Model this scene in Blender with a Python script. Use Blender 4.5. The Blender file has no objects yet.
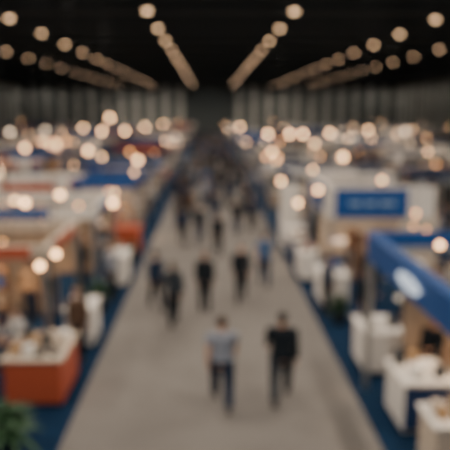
import bpy, bmesh, math, random
from mathutils import Vector, Matrix, Euler
R = random.Random(11)
scene = bpy.context.scene
COL = scene.collection
D = bpy.data
pi = math.pi

# ------------------------------------------------------------------ camera
CAM_H = 5.7
PITCH = 10.25
YAW = -1.37
cam_d = D.cameras.new("camera"); cam = D.objects.new("camera", cam_d); COL.objects.link(cam)
cam.location = (0, 0, CAM_H)
cam.rotation_euler = (math.radians(90 - PITCH), 0, math.radians(YAW))
cam_d.lens = 50; cam_d.sensor_width = 36
cam_d.clip_end = 500; cam_d.clip_start = 0.05
cam_d.dof.use_dof = True
cam_d.dof.focus_distance = 1.5
cam_d.dof.aperture_fstop = 1.42
scene.camera = cam
_RM = cam.rotation_euler.to_matrix()
def survey(u, v, z=0.0):
    """world x,y of a point of known height z measured in the photograph"""
    d = _RM @ Vector(((u - 225) / 625, (225 - v) / 625, -1))
    t = (z - CAM_H) / d.z
    return d.x * t, d.y * t

# ------------------------------------------------------------------ materials
def mat(name, col, rough=0.6, metal=0.0, var=0.12, scale=6.0, spec=0.4):
    m = D.materials.new(name); m.use_nodes = True
    nt = m.node_tree; b = nt.nodes["Principled BSDF"]
    tc = nt.nodes.new("ShaderNodeTexCoord"); n = nt.nodes.new("ShaderNodeTexNoise")
    n.inputs["Scale"].default_value = scale; n.inputs["Detail"].default_value = 4
    r = nt.nodes.new("ShaderNodeValToRGB")
    r.color_ramp.elements[0].position = 0.3; r.color_ramp.elements[1].position = 0.7
    r.color_ramp.elements[0].color = tuple(c * (1 - var) for c in col) + (1,)
    r.color_ramp.elements[1].color = tuple(min(1, c * (1 + var)) for c in col) + (1,)
    nt.links.new(tc.outputs["Object"], n.inputs["Vector"])
    nt.links.new(n.outputs["Fac"], r.inputs["Fac"])
    nt.links.new(r.outputs["Color"], b.inputs["Base Color"])
    b.inputs["Roughness"].default_value = rough; b.inputs["Metallic"].default_value = metal
    b.inputs["Specular IOR Level"].default_value = spec
    return m
def emis(name, col, s):
    m = D.materials.new(name); m.use_nodes = True
    nt = m.node_tree; nt.nodes.clear()
    e = nt.nodes.new("ShaderNodeEmission"); o = nt.nodes.new("ShaderNodeOutputMaterial")
    e.inputs[0].default_value = col + (1,); e.inputs[1].default_value = s
    nt.links.new(e.outputs[0], o.inputs[0]); return m

M = dict(
 aisle=mat("aisle_carpet", (0.200, 0.186, 0.174), 0.9, var=0.10, scale=0.5, spec=0.15),
 blue_carpet=mat("blue_carpet", (0.006, 0.026, 0.066), 0.95, var=0.2, scale=3, spec=0.1),
 dark_carpet=mat("charcoal_carpet", (0.014, 0.021, 0.029), 0.95, var=0.2, scale=3, spec=0.1),
 ceiling=mat("black_ceiling", (0.05, 0.06, 0.064), 0.9, spec=0.1),
 beam=mat("dark_steel", (0.05, 0.06, 0.062), 0.7, spec=0.2),
 wall=mat("dark_wall", (0.075, 0.085, 0.086), 0.9, spec=0.1),
 pilaster=mat("pale_panel", (0.48, 0.47, 0.43), 0.8, spec=0.2),
 white=mat("white_laminate", (0.78, 0.73, 0.67), 0.45, var=0.05),
 cream=mat("cream_panel", (0.58, 0.48, 0.38), 0.6, var=0.08),
 beige=mat("beige_panel", (0.34, 0.24, 0.165), 0.6, var=0.12),
 wood=mat("brown_wood", (0.15, 0.075, 0.038), 0.5, var=0.3, scale=9),
 grey=mat("grey_panel", (0.13, 0.15, 0.17), 0.6),
 dark=mat("charcoal_panel", (0.025, 0.031, 0.039), 0.6),
 navy=mat("navy_panel", (0.009, 0.032, 0.10), 0.5),
 blue=mat("blue_panel", (0.006, 0.07, 0.27), 0.45, var=0.08),
 orange=mat("orange_panel", (0.44, 0.085, 0.038), 0.5, var=0.08),
 red=mat("red_panel", (0.35, 0.04, 0.03), 0.5, var=0.08),
 alu=mat("aluminium", (0.45, 0.45, 0.44), 0.35, 0.9, var=0.04),
 black=mat("black_plastic", (0.015, 0.016, 0.018), 0.4),
 leaf=mat("green_leaf", (0.035, 0.095, 0.04), 0.5, var=0.4, scale=12),
 soil=mat("soil", (0.05, 0.03, 0.02), 0.95),
 paper=mat("paper", (0.8, 0.76, 0.7), 0.7, var=0.1, scale=20),
 palemark=mat("pale_blue_print", (0.25, 0.36, 0.52), 0.7, var=0.1, scale=20),
 card=mat("cardboard", (0.42, 0.26, 0.13), 0.8, var=0.15),
 lips=mat("lips", (0.4, 0.14, 0.12), 0.5),
 eye=mat("eye", (0.05, 0.035, 0.03), 0.2),
 shoe=mat("dark_shoe_leather", (0.03, 0.026, 0.024), 0.5),
 screen=emis("lit_blue_screen", (0.12, 0.35, 1.0), 0.7),
 screenw=emis("lit_white_screen", (0.8, 0.9, 1.0), 0.9),
 glowmark=emis("white_logo_added_glow", (0.85, 0.92, 1.0), 1.1),  # emission added to brighten the logo face, not a real lamp
 hall=emis("hall_lamp_glow", (1.0, 0.62, 0.34), 7.5),
 hall_mid=emis("hall_lamp_glow_mid", (1.0, 0.62, 0.36), 6.0),
 hall_far=emis("hall_lamp_glow_far", (1.0, 0.64, 0.40), 4.2),
 warm=emis("warm_lamp_glow", (1.0, 0.54, 0.24), 11.0),
 warm_dim=emis("amber_lamp_glow", (1.0, 0.44, 0.15), 7.0),
 warm_far=emis("warm_lamp_glow_far", (1.0, 0.54, 0.25), 19.0),
 white_far=emis("neutral_lamp_glow", (1.0, 0.72, 0.48), 9.0),
)
CLOTH = {}
def cloth(name, col):
    if name not in CLOTH: CLOTH[name] = mat(name, col, 0.85, var=0.15, scale=8, spec=0.15)
    return CLOTH[name]
for n, c in dict(black_cloth=(0.012,0.016,0.021), navy_cloth=(0.012,0.025,0.055), charcoal_cloth=(0.03,0.038,0.048),
    grey_cloth=(0.26,0.275,0.32), blue_cloth=(0.04,0.11,0.24), white_cloth=(0.55,0.53,0.5), tan_cloth=(0.34,0.22,0.14),
    brown_cloth=(0.10,0.06,0.04), denim_cloth=(0.022,0.045,0.09), red_cloth=(0.35,0.06,0.04)).items(): cloth(n, c)
SKIN = [mat("skin_light",(0.48,0.28,0.19),0.55), mat("skin_medium",(0.34,0.18,0.11),0.55), mat("skin_dark",(0.14,0.075,0.05),0.55)]
HAIR = [mat("hair_brown",(0.05,0.028,0.018),0.6), mat("hair_black",(0.012,0.01,0.01),0.5), mat("hair_blond",(0.22,0.13,0.06),0.6)]

# ------------------------------------------------------------------ mesh helpers
def bm_to_mesh(bm, name, smooth=False, nslots=1):
    me = D.meshes.new(name); bm.to_mesh(me); bm.free()
    if smooth:
        for p in me.polygons: p.use_smooth = True
    for _ in range(nslots): me.materials.append(None)
    return me
_bc = {}
def box(w, d, h, bev=0.012):
    k = (round(w,3), round(d,3), round(h,3), bev)
    if k in _bc: return _bc[k]
    bm = bmesh.new(); bmesh.ops.create_cube(bm, size=1)
    for v in bm.verts: v.co = Vector((v.co.x*w, v.co.y*d, (v.co.z+0.5)*h))
    b = min(bev, 0.3*min(w, d, h))
    bmesh.ops.bevel(bm, geom=list(bm.edges), offset=b, segments=2, profile=0.5, affect='EDGES')
    _bc[k] = bm_to_mesh(bm, "panel_mesh"); return _bc[k]
def lathe(prof, seg=20, name="lathe_mesh"):
    bm = bmesh.new(); rings = []
    for r, z in prof:
        rings.append([bm.verts.new((r*math.cos(2*math.pi*i/seg), r*math.sin(2*math.pi*i/seg), z)) for i in range(seg)])
    for a, b in zip(rings[:-1], rings[1:]):
        for i in range(seg):
            bm.faces.new((a[i], a[(i+1)%seg], b[(i+1)%seg], b[i]))
    bm.faces.new(list(reversed(rings[0]))); bm.faces.new(rings[-1])
    bmesh.ops.recalc_face_normals(bm, faces=bm.faces)
    return bm_to_mesh(bm, name, True)
def tube(bm, pts, rad, seg=12, cap0=True, cap1=True):
    P = [Vector(p) for p in pts]; RR = [(r, r) if not isinstance(r, tuple) else r for r in rad]
    n = len(P); rings = []
    def frame(t):
        ref = Vector((1,0,0)) if abs(t.x) < 0.85 else Vector((0,1,0))
        s = (ref - t*ref.dot(t)).normalized(); return s, t.cross(s)
    def ring(c, t, rx, ry):
        s, o = frame(t)
        return [bm.verts.new(c + s*rx*math.cos(2*math.pi*i/seg) + o*ry*math.sin(2*math.pi*i/seg)) for i in range(seg)]
    T = []
    for i in range(n):
        a = P[max(0,i-1)]; b = P[min(n-1,i+1)]; T.append((b-a).normalized())
    if cap0:
        for ang in (80, 50, 25):
            s = math.sin(math.radians(ang)); c = math.cos(math.radians(ang)); m = min(RR[0])
            rings.append(ring(P[0]-T[0]*m*s, T[0], RR[0][0]*c, RR[0][1]*c))
    for i in range(n): rings.append(ring(P[i], T[i], *RR[i]))
    if cap1:
        for ang in (25, 50, 80):
            s = math.sin(math.radians(ang)); c = math.cos(math.radians(ang)); m = min(RR[-1])
            rings.append(ring(P[-1]+T[-1]*m*s, T[-1], RR[-1][0]*c, RR[-1][1]*c))
    fs = []
    for a, b in zip(rings[:-1], rings[1:]):
        for i in range(seg): fs.append(bm.faces.new((a[i], a[(i+1)%seg], b[(i+1)%seg], b[i])))
    fs.append(bm.faces.new(list(reversed(rings[0])))); fs.append(bm.faces.new(rings[-1]))
def ball(bm, c, r, seg=14):
    ret = bmesh.ops.create_uvsphere(bm, u_segments=seg, v_segments=10, radius=1)
    for v in ret['verts']: v.co = Vector((v.co.x*r[0]+c[0], v.co.y*r[1]+c[1], v.co.z*r[2]+c[2]))
def remesh(bm, voxel, name, smooth=2):
    bmesh.ops.recalc_face_normals(bm, faces=bm.faces)
    me = D.meshes.new("tmp"); bm.to_mesh(me); bm.free()
    o = D.objects.new("tmp", me); COL.objects.link(o)
    m = o.modifiers.new("r", 'REMESH'); m.mode = 'VOXEL'; m.voxel_size = voxel; m.use_smooth_shade = True
    s = o.modifiers.new("s", 'SMOOTH'); s.factor = 0.5; s.iterations = smooth
    dg = bpy.context.evaluated_depsgraph_get()
    out = D.meshes.new_from_object(o.evaluated_get(dg))
    out.name = name; out.materials.clear(); out.materials.append(None)
    for p in out.polygons: p.use_smooth = True
    D.objects.remove(o); D.meshes.remove(me)
    return out

# ------------------------------------------------------------------ object helpers
OCC = []
def occ(x, y, r): OCC.append((x, y, r))
def clear_at(x, y, r):
    for (a, b, q) in OCC:
        if (a-x)**2 + (b-y)**2 < (r+q)**2: return False
    return True
def setm(o, mats):
    if not isinstance(mats, (list, tuple)): mats = [mats]
    for i, m in enumerate(mats):
        o.material_slots[i].link = 'OBJECT'; o.material_slots[i].material = m
def top(name, label, cat, loc=(0,0,0), rz=0.0, mesh=None, mats=None, group=None, scale=1.0):
    o = D.objects.new(name, mesh); COL.objects.link(o)
    o.location = loc; o.rotation_euler = (0, 0, rz); o.scale = scale if isinstance(scale, tuple) else (scale,)*3
    if mesh is None: o.empty_display_size = 0.2
    if mats is not None: setm(o, mats)
    o["label"] = label; o["category"] = cat
    if group: o["group"] = group
    return o
def part(name, parent, mesh, m, loc=(0,0,0), rot=(0,0,0), label=None, scale=None):
    o = D.objects.new(name, mesh); COL.objects.link(o); o.parent = parent
    o.location = loc; o.rotation_euler = rot; setm(o, m)
    if scale: o.scale = scale
    if label: o["label"] = label
    return o
def struct(name, mesh, m, loc=(0,0,0), rot=(0,0,0)):
    o = D.objects.new(name, mesh); COL.objects.link(o); o.location = loc; o.rotation_euler = rot
    setm(o, m); o["kind"] = "structure"; return o

# ------------------------------------------------------------------ people
def pose(legs, arms, lean=2):
    """legs: {side:(thigh,knee,foot)}, arms: {side:(swing,elbow,out)} in degrees; faces +Y"""
    J = {}; rad = math.radians
    lo = 9
    for s in (-1, 1):
        a, k, fp = legs[s]
        hip = Vector((s*0.095, 0, 0)); d1 = Vector((s*0.02, math.sin(rad(a)), -math.cos(rad(a))))
        knee = hip + d1*0.43; d2 = Vector((0, math.sin(rad(a-k)), -math.cos(rad(a-k))))
        ank = knee + d2*0.41
        fd = Vector((s*0.12, math.cos(rad(fp)), math.sin(rad(fp)))).normalized(); up = Vector((0,-math.sin(rad(fp)), math.cos(rad(fp))))
        heel = ank - fd*0.045 - up*0.045; toe = ank + fd*0.17 - up*0.055
        J[s] = dict(hip=hip, knee=knee, ank=ank, heel=heel, toe=toe, up=up)
        lo = min(lo, heel.z-0.044, toe.z-0.037)
    off = Vector((0,0,-lo))
    for s in (-1,1):
        for k2 in ('hip','knee','ank','heel','toe'): J[s][k2] = J[s][k2] + off
    base = off.z
    def T(x, y, z):
        l = rad(lean); return Vector((x, y*math.cos(l)+z*math.sin(l), base + z*math.cos(l) - y*math.sin(l)))
    J['T'] = T
    for s in (-1,1):
        sw, el, ou = arms[s]
        sh = T(s*0.185, 0, 0.505)
        d1 = Vector((s*math.sin(rad(ou)), math.sin(rad(sw)), -math.cos(rad(sw)))).normalized()
        elb = sh + d1*0.29
        d2 = Vector((s*math.sin(rad(ou))*0.3 - s*(0.35 if el > 50 else 0), math.sin(rad(sw+el)), -math.cos(rad(sw+el)))).normalized()
        wr = elb + d2*0.25
        J[s].update(sh=sh, elb=elb, wr=wr, ad=d2)
    return J
TORSO = [(-0.05,.125,.095),(0.02,.165,.115),(0.12,.150,.105),(0.22,.140,.10),(0.34,.160,.11),(0.44,.170,.108),(0.51,.130,.085),(0.56,.065,.062)]
def torso(bm, J, g, z0, z1, cap=True, wide=0.0):
    T = J['T']; pts = []; rr = []
    for z, rx, ry in TORSO:
        if z0-0.001 <= z <= z1+0.001: pts.append(T(0, 0, z)); rr.append((rx+g+(wide if z < 0.2 else 0), ry+g+(wide if z < 0.2 else 0)))
    tube(bm, pts, rr, 16, cap, cap)
def body_bm(J, fingers=True):
    bm = bmesh.new(); T = J['T']
    torso(bm, J, 0, -1, 1)
    tube(bm, [T(0,-0.005,0.53), T(0,0.005,0.60), T(0,0.012,0.66)], [.06,.053,.055])
    hc = T(0,0.012,0.725)
    ball(bm, hc, (.074,.094,.108), 18); ball(bm, hc+Vector((0,.025,-.055)), (.055,.062,.062))
    tube(bm, [hc+Vector((0,.088,.012)), hc+Vector((0,.108,-.022))], [.010,.016], 8)
    ball(bm, hc+Vector((0,.085,-.088)), (.022,.018,.018))
    for s in (-1,1):
        ball(bm, hc+Vector((s*.076,-.005,-.012)), (.012,.02,.032)); ball(bm, hc+Vector((s*.03,.08,.025)), (.022,.012,.010))
        L = J[s]
        tube(bm, [L['hip']+Vector((0,0,.02)), L['hip'].lerp(L['knee'],.4), L['knee'], L['knee'].lerp(L['ank'],.3), L['ank'].lerp(L['knee'],.2), L['ank']],
             [.085,.078,.055,.056,.04,.036])
        tube(bm, [L['heel'], L['heel'].lerp(L['toe'],.5)+L['up']*.015, L['toe']], [.034,.036,.026])
        tube(bm, [L['ank'], L['heel'].lerp(L['toe'],.3)], [.036,.034])
        tube(bm, [T(s*.12,0,.50), L['sh'], L['sh'].lerp(L['elb'],.5), L['elb'], L['elb'].lerp(L['wr'],.35), L['wr']], [.055,.056,.046,.038,.038,.025])
        if fingers:
            d = L['ad']; fwd = Vector((0,1,0)) - d*d.y
            if fwd.length < .2: fwd = Vector((0,0,1)) - d*d.z
            fwd.normalize(); inn = d.cross(fwd).normalized()
            if inn.x*s > 0: inn = -inn
            w = L['wr']
            for k in (-1.5,-.5,.5,1.5):
                tube(bm, [w+d*.01+fwd*.010*k, w+d*.085+fwd*.019*k], [.015,.0125], 8)
            for k, ln in ((-1.5,.058),(-.5,.072),(.5,.078),(1.5,.070)):
                b = w + d*.085 + fwd*.019*k
                p1 = b + d*ln*.45 + inn*.006; p2 = p1 + d*ln*.32 + inn*.014; p3 = p2 + d*ln*.2 + inn*.018
                tube(bm, [b, p1, p2, p3], [.0092,.0088,.0082,.0072], 8)
            b = w + d*.028 + fwd*.026
            tube(bm, [b, b+d*.030+fwd*.022+inn*.008, b+d*.058+fwd*.030+inn*.018], [.0125,.0105,.0088], 8)
        else:
            tube(bm, [L['wr'], L['wr']+L['ad']*.09, L['wr']+L['ad']*.16], [.025,.034,.018])
    return bm
def top_bm(J, long=True):
    bm = bmesh.new(); T = J['T']
    torso(bm, J, .020, -0.05 if long else 0.02, .51, False, .012)
    tube(bm, [T(0,0,.50), T(0,0,.565)], [(.12,.085),(.072,.070)], 16, False, False)
    for s in (-1,1):
        L = J[s]
        if long: tube(bm, [T(s*.12,0,.50), L['sh'], L['sh'].lerp(L['elb'],.5), L['elb'], L['wr'].lerp(L['elb'],.06)], [.07,.074,.064,.054,.038], 12, True, False)
        else: tube(bm, [T(s*.12,0,.50), L['sh'], L['sh'].lerp(L['elb'],.62)], [.07,.074,.066], 12, True, False)
    return bm
def trouser_bm(J):
    bm = bmesh.new(); torso(bm, J, .013, -.05, .12, False)
    for s in (-1,1):
        L = J[s]
        tube(bm, [L['hip']+Vector((0,0,.02)), L['hip'].lerp(L['knee'],.4), L['knee'], L['knee'].lerp(L['ank'],.4), L['ank'].lerp(L['knee'],.04)],
             [.105,.100,.082,.076,.066], 14, True, False)
    return bm
def shoe_bm(J, s):
    bm = bmesh.new(); L = J[s]
    tube(bm, [L['heel']-L['up']*.0, L['heel'].lerp(L['toe'],.5)+L['up']*.012, L['toe']], [.041,.046,.034])
    tube(bm, [L['ank']+L['up']*.02, L['heel'].lerp(L['toe'],.25)], [.046,.044], 12, False, True)
    return bm
def hair_bm(J, long=False):
    bm = bmesh.new(); hc = J['T'](0,0.012,0.725)
    ball(bm, hc+Vector((0,-.020,.026)), (.084,.092,.098), 18)
    ball(bm, hc+Vector((0,.045,.075)), (.055,.035,.03))
    if long: tube(bm, [hc+Vector((0,-.05,.02)), hc+Vector((0,-.075,-.12)), hc+Vector((0,-.085,-.24))], [(.08,.05),(.085,.045),(.06,.025)])
    return bm
POSES = {
 'walk_a': pose({-1:(24,5,14), 1:(-13,20,-24)}, {-1:(-20,14,6), 1:(20,20,6)}, 3),
 'walk_b': pose({1:(22,6,10), -1:(-12,24,-28)}, {1:(-18,12,7), -1:(22,24,7)}, 2),
 'stand': pose({-1:(2,3,0), 1:(-2,2,0)}, {-1:(2,12,8), 1:(-3,14,8)}, 0),
 'gesture': pose({-1:(4,6,0), 1:(-3,2,0)}, {-1:(10,80,6), 1:(4,18,8)}, 1),
 'hold': pose({-1:(1,2,0), 1:(3,5,0)}, {-1:(12,72,8), 1:(14,76,8)}, 2),
 'sit': pose({-1:(86,84,0), 1:(82,80,0)}, {-1:(28,50,8), 1:(30,55,8)}, 6),
}
PM = {}
for k, J in POSES.items():
    PM[k] = dict(body=remesh(body_bm(J), .0085, "person_body"),
        tee=remesh(top_bm(J, False), .014, "tee_mesh", 3), jacket=remesh(top_bm(J, True), .014, "jacket_mesh", 3),
        trousers=remesh(trouser_bm(J), .014, "trouser_mesh", 3),
        shoeL=remesh(shoe_bm(J,-1), .012, "shoe_mesh"), shoeR=remesh(shoe_bm(J,1), .012, "shoe_mesh"),
        hair=remesh(hair_bm(J), .012, "hair_mesh"), hairlong=remesh(hair_bm(J, True), .012, "hair_mesh"))
    def merged(keys, idxs):
        bm = bmesh.new()
        for kk, ix in zip(keys, idxs):
            n0 = len(bm.faces)
            me = remesh({'b':lambda: body_bm(J, False), 't':lambda: top_bm(J, True), 'p':lambda: trouser_bm(J),
                         'h':lambda: hair_bm(J)}[kk](), .026, "x")
            bm.from_mesh(me); bm.faces.ensure_lookup_table()
            for f in bm.faces[n0:]: f.material_index = ix; f.smooth = True
            D.meshes.remove(me)
        return bm_to_mesh(bm, "person_small_mesh", True, 4)
    if k != 'sit': PM[k]['small'] = merged('btph', (0,1,2,3))
_eyebm = bmesh.new(); ball(_eyebm, (0,0,0), (.011,.006,.006), 8); EYE = bm_to_mesh(_eyebm, "eye_mesh", True)
_mb = bmesh.new(); tube(_mb, [(-.024,0,0),(0,.006,-.002),(.024,0,0)], [.004,.006,.004], 8); MOUTH = bm_to_mesh(_mb, "mouth_mesh", True)
DOWORD = {'walk_a':'walking','walk_b':'walking','stand':'standing','gesture':'raising one forearm','hold':'holding forearms forward','sit':'sitting'}
def cname(c): return c.replace('_cloth','').replace('_',' ')
def person(kind, x, y, rz, topc, legc, hair=0, skin=0, tee=False, longh=False, z=0.0, s=1.0, extra="", group=None):
    J = POSES[kind]; P = PM[kind]; occ(x, y, .3)
    lab = "person in %s %s and %s trousers, %s%s" % (cname(topc), "t-shirt" if tee else "jacket", cname(legc), DOWORD[kind], extra)
    o = top("person", lab, "person", (x, y, z), rz, P['body'], SKIN[skin], group, s)
    part("t_shirt" if tee else "jacket", o, P['tee' if tee else 'jacket'], CLOTH[topc])
    part("trousers", o, P['trousers'], CLOTH[legc])
    part("shoe", o, P['shoeL'], M['shoe']); part("shoe", o, P['shoeR'], M['shoe'])
    part("hair", o, P['hairlong' if longh else 'hair'], HAIR[hair])
    hc = J['T'](0,0.012,0.725)
    for sx in (-1,1): part("eye", o, EYE, M['eye'], hc+Vector((sx*.03,.088,.012)))
    part("mouth", o, MOUTH, M['lips'], hc+Vector((0,.086,-.055)))
    return o
def person_small(kind, x, y, rz, topc, legc, hair, skin, s, group, z=0.0):
    occ(x, y, .3)
    lab = "person in %s top and %s trousers, %s" % (cname(topc), cname(legc), DOWORD[kind])
    return top("person", lab, "person", (x, y, z), rz, PM[kind]['small'], [SKIN[skin], CLOTH[topc], CLOTH[legc], HAIR[hair]], group, s)
TOPS = ['black_cloth','navy_cloth','charcoal_cloth','black_cloth','navy_cloth','grey_cloth','blue_cloth','white_cloth','tan_cloth','brown_cloth','denim_cloth','brown_cloth']
COOL = ['black_cloth','navy_cloth','charcoal_cloth','black_cloth','navy_cloth','charcoal_cloth','denim_cloth','blue_cloth','grey_cloth','black_cloth']
LEGS = ['black_cloth','navy_cloth','charcoal_cloth','denim_cloth','black_cloth']

# ------------------------------------------------------------------ room shell
HW, Y0, Y1, CZ = 44.0, -14.0, 152.0, 13.2
def plane_box(w, d, h): return box(w, d, h, 0.005)
struct("floor", plane_box(2*HW, Y1-Y0, 0.2), M['aisle'], (0, (Y0+Y1)/2, -0.2))
struct("ceiling", plane_box(2*HW, Y1-Y0, 0.3), M['ceiling'], (0, (Y0+Y1)/2, CZ))
struct("wall_left", plane_box(0.3, Y1-Y0, CZ), M['wall'], (-HW-.15, (Y0+Y1)/2, 0))
struct("wall_right", plane_box(0.3, Y1-Y0, CZ), M['wall'], (HW+.15, (Y0+Y1)/2, 0))
struct("wall_back", plane_box(2*HW+.6, 0.3, CZ), M['wall'], (0, Y1+.15, 0))
t = 0
for i in range(-12, 13):
    if abs(i) < 2: continue
    t += 1; struct("trim_%d" % t, box(1.3, 0.3, CZ-1.6), M['pilaster'], (i*3.5, Y1-.15, 0))
for s in (-1, 1):
    for i in range(14):
        t += 1; struct("trim_%d" % t, box(0.3, 1.5, CZ-1.6), M['pilaster'], (s*(HW-.15), Y1-3.5-i*3.6, 0))
for i in range(18):
    t += 1; struct("trim_%d" % t, box(2*HW, 0.35, 0.5), M['beam'], (0, 14+i*7.9, CZ-.5))

AL, AR = -2.62, 2.95
for s, x in ((-1, AL), (1, AR)):
    top("blue_carpet", "dark blue exhibition carpet running beside the walkway", "carpet", (x + s*3.6, 74, 0), 0, box(7.2, 148, 0.02, .004), M['blue_carpet'], "stand carpets")
    for a, b in ((11.4,22.1),(24.8,35.5),(37.8,43.4)):
        top("dark_carpet", "charcoal exhibition carpet under a block of booths", "carpet", (s*(a+b)/2, 84, 0), 0, box(b-a, 128, 0.02, .004), M['dark_carpet'], "stand carpets")

# ------------------------------------------------------------------ hall lamps
BOWL = lathe([(.03,-.15),(.10,-.14),(.16,-.10),(.20,-.04),(.21,.0)], 18, "lamp_bowl_mesh")
HOUSE = lathe([(.225,-.02),(.225,.03),(.16,.14),(.10,.24),(.08,.34)], 18, "lamp_housing_mesh")
CABLE = lathe([(.015,0),(.015,1.1)], 8, "lamp_cable_mesh")
lamp_z = CAM_H + 6.05
spot = D.lights.new("hall_lamp_light", 'SPOT'); spot.energy = 1080; spot.color = (1.0, .87, .73)
spot.spot_size = math.radians(152); spot.spot_blend = 0.35; spot.shadow_soft_size = 0.2
for rx, off in ((-3.75,1.0),(5.15,1.0),(-13.0,4.2),(14.9,4.1),(-20.5,3.4),(22.4,0.3)):
    for n in range(-5, 14):
        y = 38.5 + off + 7.9*n
        if y > Y1-3: continue
        vis = (n >= -1) if abs(rx) < 18 else n >= 1
        if vis:
            e = top("pendant_lamp", "round warm high-bay lamp hanging from the black ceiling", "lamp", (rx, y, lamp_z), 0, None, None, "rows of hall ceiling lamps")
            part("lamp_housing", e, HOUSE, M['black']); part("cable", e, CABLE, M['black'], (0,0,.33))
            part("lamp_bowl", e, BOWL, M['hall'] if y < 62 else (M['hall_mid'] if y < 88 else M['hall_far']))
        l = D.objects.new("hall_lamp_light", spot); COL.objects.link(l)
        if vis: l.parent = e; l.location = (0,0,-.2)
        else: l.location = (rx, y, lamp_z-.2)
# added fill spots without fixtures, put in to brighten the far walls
wall_fill = D.lights.new("wall_fill_light", 'SPOT'); wall_fill.energy = 300; wall_fill.color = (1.0, .93, .82)
wall_fill.spot_size = math.radians(150); wall_fill.spot_blend = .3; wall_fill.shadow_soft_size = .3
for i in range(-4, 5):
    l = D.objects.new("wall_fill_light", wall_fill); COL.objects.link(l); l.location = (i*9.6, Y1-5, CZ-.6)
for s in (-1, 1):
    for y in range(92, 148, 9):
        l = D.objects.new("wall_fill_light", wall_fill); COL.objects.link(l); l.location = (s*(HW-5), y, CZ-.6)

# ------------------------------------------------------------------ booth kit
GLOBE = {}
def globe(r):
    if r not in GLOBE: GLOBE[r] = lathe([(r*.1,-r*.99),(r*.5,-r*.87),(r*.87,-r*.5),(r,0),(r*.87,r*.5),(r*.5,r*.87),(r*.3,r*.96)], 16, "lamp_globe_mesh")
    return GLOBE[r]
SPOTBODY = lathe([(.05,0),(.07,.02),(.075,.14),(.05,.18)], 12, "spot_body_mesh")
def logo_mesh():
    bm = bmesh.new(); seg = 24
    a = [bm.verts.new((.34*math.cos(2*math.pi*i/seg), 0, .17*math.sin(2*math.pi*i/seg))) for i in range(seg)]
    b = [bm.verts.new((.24*math.cos(2*math.pi*i/seg), 0, .085*math.sin(2*math.pi*i/seg))) for i in range(seg)]
    for i in range(seg): bm.faces.new((a[i], a[(i+1)%seg], b[(i+1)%seg], b[i]))
    vs = [bm.verts.new(p) for p in ((-.19,0,-.045),(.19,0,-.045),(.19,0,.045),(-.19,0,.045))]; bm.faces.new(vs)
    g = bmesh.ops.extrude_face_region(bm, geom=list(bm.faces))
    for v in g['geom']:
        if isinstance(v, bmesh.types.BMVert): v.co.y += .015
    bmesh.ops.recalc_face_normals(bm, faces=bm.faces)
    return bm_to_mesh(bm, "logo_mesh")
LOGO = logo_mesh()
def dash_mesh():
    bm = bmesh.new()
    for x0, x1 in ((-.75,-.35),(-.22,.12),(.25,.75)):
        vs = [bm.verts.new(p) for p in ((x0,0,-.07),(x1,0,-.07),(x1,0,.07),(x0,0,.07))]; bm.faces.new(vs)
    g = bmesh.ops.extrude_face_region(bm, geom=list(bm.faces))
    for v in g['geom']:
        if isinstance(v, bmesh.types.BMVert): v.co.y += .015
    bmesh.ops.recalc_face_normals(bm, faces=bm.faces)
    return bm_to_mesh(bm, "sign_dash_mesh")
DASH = dash_mesh()
booth_fill = D.lights.new("booth_fill_light", 'SPOT'); booth_fill.energy = 330; booth_fill.color = (1.0, .66, .38)  # added unseen spots, no fixture, for warm pools of light in the booths
booth_fill.spot_size = math.radians(110); booth_fill.spot_blend = .7; booth_fill.shadow_soft_size = .12
def booth(s, x0, x1, y0, y1, h, wallm, fasm, signm, label, detail=2, canopy=None, lamps=2, fh=.5, lampm='warm', signfrac=.6, nearwall=True, light=True, dashes=False, wh=None):
    W = x1-x0; L = y1-y0; cx = s*(x0+x1)/2; cy = (y0+y1)/2
    e = top("exhibition_booth", label, "booth", (cx, cy, 0.02), 0, None, None, "trade fair booths")
    wh = wh or h-fh*.5
    part("back_wall", e, box(.08, L-.1, wh), wallm, (s*(W/2-.04), 0, 0))
    for yy in ((-1,1) if (detail > 0 and nearwall) else (1,)):
        part("side_wall", e, box(W*(.35 if yy < 0 else .85), .07, wh-.05), wallm, (s*W*(.32 if yy < 0 else .07), yy*(L/2-.05), 0))
    part("fascia", e, box(.14, L, fh), fasm, (-s*(W/2-.07), 0, h-fh))
    part("fascia", e, box(W-.3, .14, fh), fasm, (0, -L/2+.07, h-fh))
    part("sign_board", e, box(W*signfrac, .05, fh*.9), signm, (-s*W*.12, -L/2-.03, h-fh*.95))
    if detail > 0:
        part("fascia", e, box(W-.3, .14, min(fh,.4)), fasm, (0, L/2-.07, h-min(fh,.4)))
        part("sign_board", e, box(.05, L*.55, fh*.8), signm, (-s*(W/2+.03), 0, h-fh*.9))
        for a in (-1,1):
            part("post", e, box(.11,.11,h-.02), M['alu'], (-s*(W/2-.07), a*(L/2-.07), 0))
    if detail > 1:
        if dashes: part("sign_mark", e, DASH, M['palemark'], (-s*W*.12, -L/2-.08, h-fh*.5))
        for k in (-.25,.25): part("roof_beam", e, box(W-.2,.07,.09), M['alu'], (0, k*L, h-.12))
    if canopy: part("canopy", e, box(W-.3, L-.3, .05), canopy, (0, 0, h-.16))
    if light:
        for k in ((-.25,.25) if L > 5 else (0,)):
            l = D.objects.new("booth_fill_light", booth_fill); COL.objects.link(l); l.parent = e; l.location = (-s*.3, k*L, h-.22)
    for i in range(lamps):
        p = R.uniform(-.4,.4)
        if R.random() < .5: px, py = -s*(W/2-.07), p*L
        else: px, py = p*(W-.4), -L/2+.07
        sp = part("spotlight", e, SPOTBODY, M['black'], (px, py, h-.01))
        part("lamp_lens", sp, globe(.07) if y0 < 35 else globe(.10), M[lampm], (0, -.05, .23))
    return e

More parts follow.
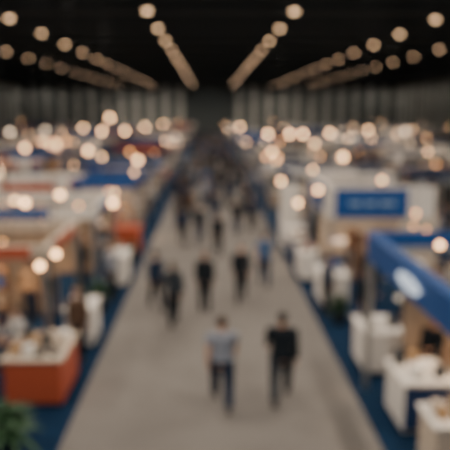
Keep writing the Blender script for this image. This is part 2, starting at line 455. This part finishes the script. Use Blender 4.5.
def counter(x, y, w, d, h, bodym, topm, label, rz=0.0, frontm=None):
    for k in (-.3,.3): occ(x, y+k*d, .5*w+.05)
    e = top("counter", label, "counter", (x, y, .02), rz)
    part("plinth", e, box(w-.12, d-.12, .09), M['black'])
    part("counter_body", e, box(w-.04, d-.04, h-.13), bodym, (0,0,.08))
    part("front_panel", e, box(w-.06, .03, h-.2), frontm or bodym, (0,-d/2+.01,.12))
    part("countertop", e, box(w+.06, d+.06, .05), topm, (0,0,h-.05))
    return e
POLE1 = lathe([(.03,0),(.03,1.0)], 10, "pole_mesh"); TTOP = lathe([(.34,0),(.36,.01),(.36,.035),(.34,.045)], 28, "table_top_mesh")
TBASE = lathe([(.26,0),(.26,.015),(.05,.04),(.035,.08)], 24, "table_base_mesh")
def bar_table(x, y, m='white'):
    occ(x, y, .4)
    e = top("bar_table", "round standing table on a metal pole", "table", (x, y, .02), 0, None, None, "standing tables")
    part("table_base", e, TBASE, M['alu']); part("pole", e, POLE1, M['alu'], (0,0,.04)); part("table_top", e, TTOP, M[m], (0,0,1.04))
def chair(x, y, rz):
    e = top("chair", "white chair with four thin legs", "chair", (x, y, .02), rz, None, None, "booth chairs")
    part("seat", e, box(.44,.44,.05,.02), M['white'], (0,0,.37)); part("backrest", e, box(.42,.04,.36,.015), M['white'], (0,-.21,.44))
    for a in (-1,1):
        for b in (-1,1): part("leg", e, box(.035,.035,.38), M['alu'], (a*.18,b*.18,0))
def display(x, y, z, rz, w=.7, hh=.42, mm='screen'):
    e = top("monitor", "flat display screen on a stand", "screen", (x, y, z), rz, None, None, "display screens")
    part("base", e, box(.3,.2,.02), M['black']); part("neck", e, box(.05,.04,.2), M['black'], (0,0,.02))
    part("screen_housing", e, box(w,.05,hh), M['black'], (0,0,.18)); part("screen", e, box(w-.05,.012,hh-.05,.003), M[mm], (0,-.03,.205))
def stack(x, y, z, c='paper', w=.22, d=.30, h=.12, rz=0.0, lab="stack of pale brochures lying on a counter", nm="brochure_stack", cat="brochures", group=None):
    top(nm, lab, cat, (x, y, z), rz, box(w, d, h, .01), M[c], group)
def goods(x, y, z, w, d, n, lab="small carton of goods standing on a table", grp="goods on the tables"):
    for i in range(n):
        gx = x + (i % 2 - .5)*w*.5; gy = y + ((i//2) - (n//2-1)/2)*d*.8/max(1, n//2)
        stack(gx, gy, z, R.choice(['card','beige','wood','dark','cream','paper','red','blue','white','wood','dark']), R.choice([.14,.2]), R.choice([.14,.2]), R.choice([.1,.18,.26]), R.uniform(-.2,.2),
              lab, "product_box", "box", grp)
POT = lathe([(.17,0),(.19,.02),(.25,.36),(.27,.40),(.24,.40),(.22,.37)], 24, "pot_mesh"); SOIL = lathe([(.225,.33),(.225,.375)], 20, "soil_mesh")
def foliage(seed, n, hgt, spread, droop=.25):
    r = random.Random(seed); bm = bmesh.new()
    for i in range(n):
        az = r.uniform(0, 2*math.pi); el = r.uniform(.25, 1.45); ln = r.uniform(.5,1.0)*hgt; w = r.uniform(.035,.06)
        base = Vector((r.uniform(-.08,.08), r.uniform(-.08,.08), .37)); h0 = r.uniform(0,.35)*hgt
        dirh = Vector((math.cos(az), math.sin(az), 0)); side = Vector((-math.sin(az), math.cos(az), 0)); prev = None
        for k in range(6):
            f = k/5; p = base + Vector((0,0,h0*f)) + dirh*(math.cos(el)*ln*spread*f + .08*f*f) + Vector((0,0, math.sin(el)*ln*f*.8 - droop*ln*f*f))
            ww = w*math.sin(math.pi*(.12+.86*f)); a = bm.verts.new(p+side*ww); b = bm.verts.new(p-side*ww)
            if prev: bm.faces.new((prev[0], prev[1], b, a))
            prev = (a, b)
    return bm_to_mesh(bm, "foliage_mesh", True)
FOL = [foliage(1,130,.95,.5), foliage(2,90,.8,.5), foliage(3,170,.9,.75,.6)]
def plant(x, y, k=0, s=1.0, potm='dark'):
    occ(x, y, .45*s)
    e = top("potted_plant", "leafy green potted plant standing by a booth", "plant", (x, y, .02), R.uniform(0,6), None, None, "potted plants", s)
    part("pot", e, POT, M[potm]); part("soil", e, SOIL, M['soil']); part("foliage", e, FOL[k], M['leaf'])
def table(x, y, w=1.0, d=.6):
    occ(x, y, .5)
    tm = R.choice(['white','wood','wood','beige','dark','cream'])
    e = top("display_table", "%s display table with four metal legs" % {'white':'white','wood':'brown wooden','beige':'beige','dark':'charcoal','cream':'cream'}[tm], "table", (x, y, .02), 0, None, None, "display tables")
    part("table_top", e, box(w,d,.04), M[tm], (0,0,.76))
    for a in (-1,1):
        for b in (-1,1): part("leg", e, box(.04,.04,.76), M['alu'], (a*(w/2-.06), b*(d/2-.06), 0))
    goods(x, y, .82, w*.9, d, 4)
BPOLE = lathe([(.012,0),(.012,1.95)], 8, "banner_pole_mesh")
def banner(x, y, rz):
    occ(x, y, .45)
    bmn = R.choice(['navy','blue','blue','orange','wood','white','dark','cream','dark'])
    e = top("roll_up_banner", "tall %s roll-up banner on a metal base" % M[bmn].name.replace('_',' ').replace(' panel',''), "banner", (x, y, .02), rz, None, None, "roll-up banners")
    part("banner_base", e, box(.85,.2,.07), M['alu']); part("pole", e, BPOLE, M['alu'], (0,.03,.05)); part("banner_sheet", e, box(.8,.012,1.9,.003), M[bmn], (0,0,.07))
def shelf(x, y, rz):
    occ(x, y, .5)
    c = R.choice(['wood','dark','beige','wood'])
    e = top("shelf_unit", "open %s shelf unit filled with small goods" % {'wood':'wooden','dark':'charcoal','beige':'beige','white':'white'}[c], "shelf", (x, y, .02), rz, None, None, "shelf units")
    for a in (-1,1): part("side_panel", e, box(.03,.36,1.7), M[c], (a*.46,0,0))
    for k in range(4):
        part("shelf_board", e, box(.9,.36,.03), M[c], (0,0,.08+k*.5))
        for q in (-.27,0,.27):
            if k < 3: part("product_box", e, box(.18,.2,R.choice([.16,.24,.3])), M[R.choice(['card','paper','red','navy','cream','blue'])], (q,0,.11+k*.5))
_cb = {}
def CBL(l):
    k = round(l,1)
    if k not in _cb: _cb[k] = lathe([(.006,0),(.006,k)], 6, "long_cable_mesh")
    return _cb[k]
def hanging_globe(x, y, z, r, m):
    e = top("pendant_bulb", "small glowing warm bulb lamp hung on a long cable", "lamp", (x, y, z), 0, None, None, "glowing booth lamps")
    part("bulb", e, globe(r), M[m])
    part("cable", e, CBL(CZ - z - r), M['black'], (0,0,r*.9))
def clutter(s, x0, x1, y0, y1, dens=1.0, z=.02, pp=.42):
    """furnish a stand: rows of cells with visitors, tables, banners, shelves"""
    nx = max(1, int((x1-x0)/1.02)); ny = max(1, int((y1-y0)/1.02))
    for i in range(nx):
        for j in range(ny):
            if R.random() > dens: continue
            x = s*(x0 + (i+.5)*(x1-x0)/nx) + R.uniform(-.08,.08); y = y0 + (j+.5)*(y1-y0)/ny + R.uniform(-.08,.08)
            if abs(x) > .40*y+2.5: continue
            if not clear_at(x, y, .3): continue
            q = R.random()
            big = clear_at(x, y, .46)
            if q < pp or not big: person_small(R.choice(['stand','gesture','hold','stand','walk_a']), x, y, R.uniform(0,6.28), R.choice(TOPS), R.choice(LEGS), R.randrange(3), R.randrange(2), R.uniform(.93,1.05), "visitors inside the booths", z)
            elif q < pp+.26: table(x, y)
            elif q < pp+.35: banner(x, y, R.uniform(-.5,.5))
            elif q < pp+.47: shelf(x, y, R.choice([0,pi/2]))
            elif q < pp+.51: plant(x, y, R.randrange(2), .8)
            elif q < pp+.56: bar_table(x, y)

# ------------------------------------------------------------------ near booths
b = booth(1, 3.15, 8.6, 6.6, 12.2, 3.34, M['beige'], M['blue'], M['blue'], "open booth with blue header board and white oval logo", 2, lamps=0, fh=.55, nearwall=False, wh=2.4)
for c in list(b.children):
    if c.name.startswith("sign_board") and abs(c.location.x) > 2: c.scale = (1, 1.7, 1.15); c.location.z -= .03
part("logo_mark", b, LOGO, M['glowmark'], (-2.725-.10, -.10, 3.34-.27), (0,0,-pi/2), scale=(1.6,1,.72))
counter(3.85, 10.75, .95, 1.15, 1.0, M['white'], M['white'], "white counter with navy front under a blue header", frontm=M['navy'])
counter(3.75, 13.35, .85, 1.2, 1.0, M['white'], M['white'], "white reception counter standing on blue carpet")
counter(4.85, 9.75, .8, .75, 1.0, M['white'], M['cream'], "white counter with cream top beside another counter")
counter(3.75, 9.15, .65, .8, .95, M['cream'], M['white'], "cream counter at the carpet edge under a header")
booth(1, 3.85, 7.45, 19.9, 24.6, 3.3, M['cream'], M['white'], M['blue'], "pale booth with a bright blue sign board across its front", 2, lamps=2, fh=1.05, signfrac=.66, dashes=True, wh=2.3)
top("sign_totem", "tall white totem panel beside a booth", "sign", (3.5, 27.0, .02), 0, box(.9,.25,2.6,.02), M['white'])
booth(-1, 3.7, 8.2, 13.9, 17.4, 2.7, M['beige'], M['cream'], M['orange'], "booth with a narrow cream header and orange sign", 1, lamps=1, fh=.3, nearwall=False, wh=1.9)
booth(-1, 3.4, 9.2, 18.3, 22.0, 2.9, M['beige'], M['white'], M['blue'], "beige booth with narrow white fascia and blue sign", 1, lamps=2, fh=.35, nearwall=False, wh=2.0, signfrac=.3)
booth(-1, 3.2, 6.0, 26.4, 30.0, 2.9, M['cream'], M['blue'], M['blue'], "booth with a blue fascia and pale walls", 1, lamps=1, fh=.42, wh=2.1)
booth(-1, 6.3, 10.2, 26.8, 31.0, 2.7, M['cream'], M['white'], M['orange'], "cream booth with white header and orange sign", 1, lamps=1, fh=.4, wh=2.1)

counter(-3.45, 12.2, 1.15, 1.55, 1.0, M['orange'], M['cream'], "orange red counter with a pale top crowded with goods")
counter(-3.2, 15.1, .7, 1.1, 1.0, M['white'], M['white'], "white counter at the carpet edge")
counter(-3.1, 20.6, .7, 1.3, 1.05, M['white'], M['white'], "white counter with brochures on its top")
counter(-3.45, 25.2, 1.2, .9, 1.1, M['orange'], M['orange'], "orange counter at a booth corner")
counter(-5.3, 10.9, .8, .8, .95, M['cream'], M['wood'], "cream counter with a wooden top")
for i in range(12):
    stack(-3.83+.25*(i%4), 11.72+.47*(i//4)+R.uniform(-.05,.05), 1.02, R.choice(['card','cream','cream','beige','dark','paper','wood']), .16, .26, R.uniform(.08,.26), R.uniform(-.2,.2), "small carton of goods standing on an orange counter", "product_box", "box", "goods on the orange counter")
for x, y, z in ((3.6,13.1,1.02),(3.9,13.6,1.02),(3.7,10.5,1.02),(4.0,10.95,1.02),(-3.2,14.9,1.02),(-3.1,20.4,1.07)):
    stack(x, y, z, 'paper', rz=R.uniform(-.3,.3), h=R.uniform(.06,.2))
for x, y in ((4.02,13.15),(3.55,13.65),(3.55,11.05),(4.1,10.45),(4.7,9.6),(5.0,9.85),(-3.2,15.35),(3.85,11.2)):
    stack(x, y, 1.02, R.choice(['dark','wood','card']), .16, .16, R.uniform(.15,.3), .1, "dark little product box standing on a counter", "product_box", "box")
goods(3.75, 9.15, .97, .5, .6, 4, "small carton standing on a cream counter", "goods on the cream counter")
display(-5.3, 10.95, .97, -.2, mm='screenw')
plant(-3.45, 9.75, 2, 1.15); plant(-4.9, 9.6, 1, 1.1); plant(3.5, 16.2, 0, .8); plant(-3.2, 17.4, 1, 1.0)
plant(5.6, 16.8, 0, 1.1); plant(-3.0, 23.4, 0, .8)
bar_table(5.0, 15.0); bar_table(-5.0, 13.0)
counter(3.65, 18.2, .8, 1.4, 1.0, M['white'], M['white'], "white counter near the walkway with leaflets")
counter(3.35, 21.2, .6, 1.4, 1.0, M['white'], M['white'], "narrow white counter beside a pale booth")
counter(3.35, 23.6, .6, 1.2, 1.0, M['navy'], M['white'], "narrow navy counter beside a pale booth")
counter(3.5, 25.5, .8, 1.0, 1.0, M['white'], M['white'], "white counter near the walkway")
goods(3.35, 21.2, 1.02, .5, 1.1, 4, "small carton standing on a counter", "goods on the counters"); goods(3.35, 23.6, 1.02, .5, .9, 4, "small carton standing on a counter", "goods on the counters"); goods(3.65, 18.3, 1.02, .7, 1.1, 4, "small carton standing on a counter", "goods on the counters")
counter(5.4, 13.3, 1.4, .6, 1.0, M['dark'], M['white'], "dark counter with a white top")
display(5.4, 13.3, 1.02, 0, mm='screenw')
occ(-4.3, 13.6, .4); chair(-4.3, 13.6, 2.4)

# ------------------------------------------------------------------ measured walkers
def at(u, v): return survey(u, v, 0)
x, y = at(222, 408); person('walk_a', x, y, 0, 'grey_cloth', 'navy_cloth', 0, 0, True, s=(1.25,1.2,1.06), extra=" away")
x, y = at(281, 402); person('walk_b', x, y, -.1, 'black_cloth', 'charcoal_cloth', 1, 1, False, s=(1.25,1.2,1.06), extra=" away")
x, y = at(205, 312); person('stand', x, y, pi, 'black_cloth', 'black_cloth', 1, 1, s=1.04)
x, y = at(241, 303); person('walk_b', x, y, pi, 'black_cloth', 'black_cloth', 1, 0, s=1.05)
x, y = at(264, 287); person('walk_a', x, y, 0, 'blue_cloth', 'navy_cloth', 0, 0, True, s=1.05)
x, y = at(157, 311); person('walk_a', x, y, .4, 'navy_cloth', 'black_cloth', 1, 1, s=1.02)
x, y = at(174, 326); person('walk_b', x, y, .2, 'charcoal_cloth', 'black_cloth', 0, 1, longh=True, s=1.02)
for (u, v, k, a, tc, lc) in ((183,246,'walk_a',0,'navy_cloth','black_cloth'),(200,244,'walk_b',pi,'charcoal_cloth','navy_cloth'),
    (218,256,'walk_a',0,'black_cloth','black_cloth'),(237,236,'walk_b',0,'black_cloth','navy_cloth'),(215,226,'stand',pi,'navy_cloth','denim_cloth'),
    (190,222,'walk_b',0,'brown_cloth','black_cloth'),(245,217,'walk_a',pi,'charcoal_cloth','black_cloth'),(228,210,'walk_a',0,'navy_cloth','black_cloth'),
    (204,208,'walk_b',pi,'grey_cloth','navy_cloth'),(178,229,'stand',1.2,'charcoal_cloth','charcoal_cloth'),(252,232,'walk_b',pi,'navy_cloth','black_cloth')):
    x, y = at(u, v); person(k, x, y, a, tc, lc, R.randrange(2), R.randrange(2), group="walkers in the aisle")

for (x, y, k, a, tc, lc, lh) in (
    (-4.5,12.0,'hold',-1.4,'tan_cloth','brown_cloth',True),(-5.35,13.6,'gesture',-1.2,'white_cloth','charcoal_cloth',False),
    (-4.75,14.6,'stand',1.9,'tan_cloth','black_cloth',False),(-5.9,12.4,'hold',-2.4,'brown_cloth','black_cloth',True),
    (-4.2,15.9,'gesture',2.6,'black_cloth','navy_cloth',False),(-3.0,18.6,'stand',1.3,'grey_cloth','black_cloth',False),
    (-4.1,19.6,'gesture',-1.7,'black_cloth','charcoal_cloth',True),(-4.4,21.2,'hold',-.9,'tan_cloth','brown_cloth',False),
    (-4.9,16.6,'stand',2.9,'tan_cloth','navy_cloth',False),(-3.05,13.8,'stand',2.9,'brown_cloth','black_cloth',False),
    (4.85,11.0,'hold',1.5,'black_cloth','navy_cloth',False),(4.4,11.65,'gesture',2.2,'black_cloth','black_cloth',False),
    (4.65,14.1,'stand',1.6,'charcoal_cloth','black_cloth',False),
    (4.0,15.3,'gesture',-2.9,'black_cloth','navy_cloth',False),(5.9,15.6,'hold',.9,'tan_cloth','charcoal_cloth',False),
    (3.3,17.0,'stand',-1.2,'navy_cloth','black_cloth',False),(4.6,18.6,'stand',1.6,'brown_cloth','navy_cloth',True),
    (4.6,17.3,'gesture',-.6,'charcoal_cloth','black_cloth',False)):
    person(k, x, y, a, tc, lc, R.randrange(3), R.randrange(2), longh=lh, z=.02)
person('sit', -4.3, 13.6, 2.4, 'white_cloth', 'denim_cloth', 0, 0, z=.02, extra=" on a chair")
clutter(-1, 3.9, 7.8, 10.4, 13.6, 1, pp=.45); clutter(-1, 4.1, 7.8, 14.2, 17.0, 1, pp=.4); clutter(-1, 3.8, 8.8, 18.6, 21.6, 1, pp=.4); clutter(-1, 3.3, 9.6, 22.4, 26.2, .95)
clutter(1, 4.3, 8.2, 12.7, 19.4, 1, pp=.4); clutter(1, 4.3, 7.0, 20.3, 24.1, 1, pp=.4); clutter(-1, 3.6, 5.7, 26.8, 29.6, 1); clutter(-1, 6.7, 9.8, 27.2, 30.6, .9); clutter(1, 4.3, 8.2, 8.0, 11.8, 1, pp=.4)
clutter(1, 4.1, 8.4, 25.0, 28.6, .95); clutter(1, 7.9, 11.0, 17, 28, .9); clutter(-1, 9.4, 11.2, 18, 26, .9)

# ------------------------------------------------------------------ rows of booths further back
WALLS = ['white','cream','cream','beige','beige','grey','dark','navy','wood','wood']
cols = [(3.3,8.6),(11.6,16.6),(16.9,21.9),(25.0,30.0),(30.3,35.3),(38.0,43.2)]
BOOTHS = []
def fill(s, ci, y):
    x0, x1 = cols[ci]
    while y < 143:
        L = R.choice([3.2,3.8,4.4,5.2]) if y < 80 else R.choice([5.0,6.5,8.0])
        h = R.choice([2.3,2.5,2.7,3.0,3.3])
        wm = R.choice(WALLS); fm = R.choice(['white','white','white','cream','navy','blue','navy','grey','dark'])
        if s > 0: sm = R.choice(['blue','blue','navy','white','dark','navy'])
        else: sm = R.choice(['orange','blue','blue','white','red','navy','dark'])
        det = 2 if (y < 45 and ci == 0) else (1 if y < 75 else 0)
        can = M[R.choice(['white','cream','grey','navy','dark'])] if R.random() < (.08 if y < 80 else .25) else None
        far = y > 60
        nl = R.choice([0,1,1,2]) if y < 70 else R.choice([0,0,1])
        booth(s, x0, x1, y, y+L, h, M[wm], M[fm], M[sm], "trade fair booth with %s walls, %s header and %s sign" % (wm, fm, sm), det, can, nl, R.choice([.25,.35,.45]), 'warm' if not far else R.choice(['warm_far','white_far']), light=(y < 75), wh=R.choice([1.9,2.2]))
        if ci < 2 and y < 62 and not can: BOOTHS.append((s, x0, x1, y, y+L, h))
        if ci == 0 and y < 75:
            counter(s*(x0+.6), y+L*.35, .7, 1.1, 1.0, M[R.choice(['white','cream','beige','orange' if s < 0 else 'blue','navy'])], M['white'], "booth counter at the edge of the walkway")
            if y < 45: goods(s*(x0+.6), y+L*.35, 1.02, .6, .9, 4, "small carton standing on a counter", "goods on the counters")
            if R.random() < .4: plant(s*(x0+.55), y+L*.8, R.randrange(2), .7)
        if y < 58 and ci < 3: clutter(s, x0+(.7 if ci else 1.1), x1-.4, y+.4, y+L-.5, .9 if y < 42 else .5, pp=.4)
        y += L + (2.8 if R.random() < .25 else .35)
fill(1, 0, 29.0); fill(-1, 0, 31.6)
for ci, ys in ((1,24),(2,38),(3,58),(4,70),(5,90)):
    fill(1, ci, ys); fill(-1, ci, ys+1.3)

# ------------------------------------------------------------------ crowd
n = 0; tries = 0
while n < 120 and tries < 5000:
    tries += 1
    y = 36 + 104*(R.random()**1.25); x = R.uniform(AL+.2, AR-.2)
    if clear_at(x, y, .22):
        person_small(R.choice(['walk_a','walk_b','walk_a','stand','gesture']), x, y, R.choice([0,0,pi])+R.uniform(-.4,.4), R.choice(COOL), R.choice(LEGS), R.randrange(2), R.randrange(3), R.uniform(.93,1.06), "crowd walking in the aisle"); n += 1

# ------------------------------------------------------------------ glowing lamps seen over the stands
for (u, v, r, m) in ((25,148,.16,'warm'),(57,144,.16,'warm'),(88,151,.16,'warm'),(163,124,.2,'warm_far'),(145,127,.2,'warm_far'),(125,131,.2,'warm_far'),
    (102,131,.2,'warm_far'),(113,203,.085,'warm'),(56,254,.055,'warm'),(40,266,.055,'warm'),(60,195,.085,'warm'),(25,203,.085,'warm'),
    (83,128,.2,'warm_far'),(190,121,.25,'warm_far'),(138,160,.13,'warm'),(290,134,.2,'warm_far'),(303,134,.2,'warm_far'),(343,157,.15,'warm'),
    (318,190,.08,'warm'),(281,181,.08,'warm'),(298,203,.065,'warm'),(268,134,.2,'warm_far'),(240,127,.22,'warm_far'),(368,130,.2,'warm_far'),
    (330,133,.2,'warm_far'),(272,152,.13,'warm'),(440,245,.055,'warm'),(10,132,.2,'white_far'),(45,130,.2,'white_far'),(405,131,.2,'white_far'),(110,118,.25,'warm_far')):
    z = 5.0 if v <= 120 else 3.45
    x, y = survey(u, v, z)
    if y < 148: hanging_globe(x, y, z, r, m)
# smaller amber bulbs hung inside the open-roofed stands at many heights
NEAR = [(-1,3.9,7.8,14.2,16.9,2.7),(-1,3.8,8.6,18.7,21.5,2.9),(1,4.3,7.0,20.5,22.0,3.3),(1,4.3,7.8,13,19.3,3.2),(-1,3.6,5.6,26.9,29.4,2.9),(-1,3.8,9,22.4,26,3)]
for i in range(62):
    s, x0, x1, y0, y1, h = (NEAR*5 + BOOTHS)[i] if i < 30 else R.choice(BOOTHS)
    x = s*R.uniform(x0+.5, x1-.8); y = R.uniform(y0+.5, y1-.5); z = R.uniform(2.05, h-.35) if h > 2.5 else h+.5
    hanging_globe(x, y, z, max(.04, round(R.choice([.04,.055,.07])*(y/20)**.8, 2)), R.choice(['warm','warm_dim','warm_dim']))

# ------------------------------------------------------------------ world
w = D.worlds.new("world"); scene.world = w; w.use_nodes = True
bg = w.node_tree.nodes["Background"]; bg.inputs[0].default_value = (0.28, 0.6, 0.85, 1); bg.inputs[1].default_value = 0.38
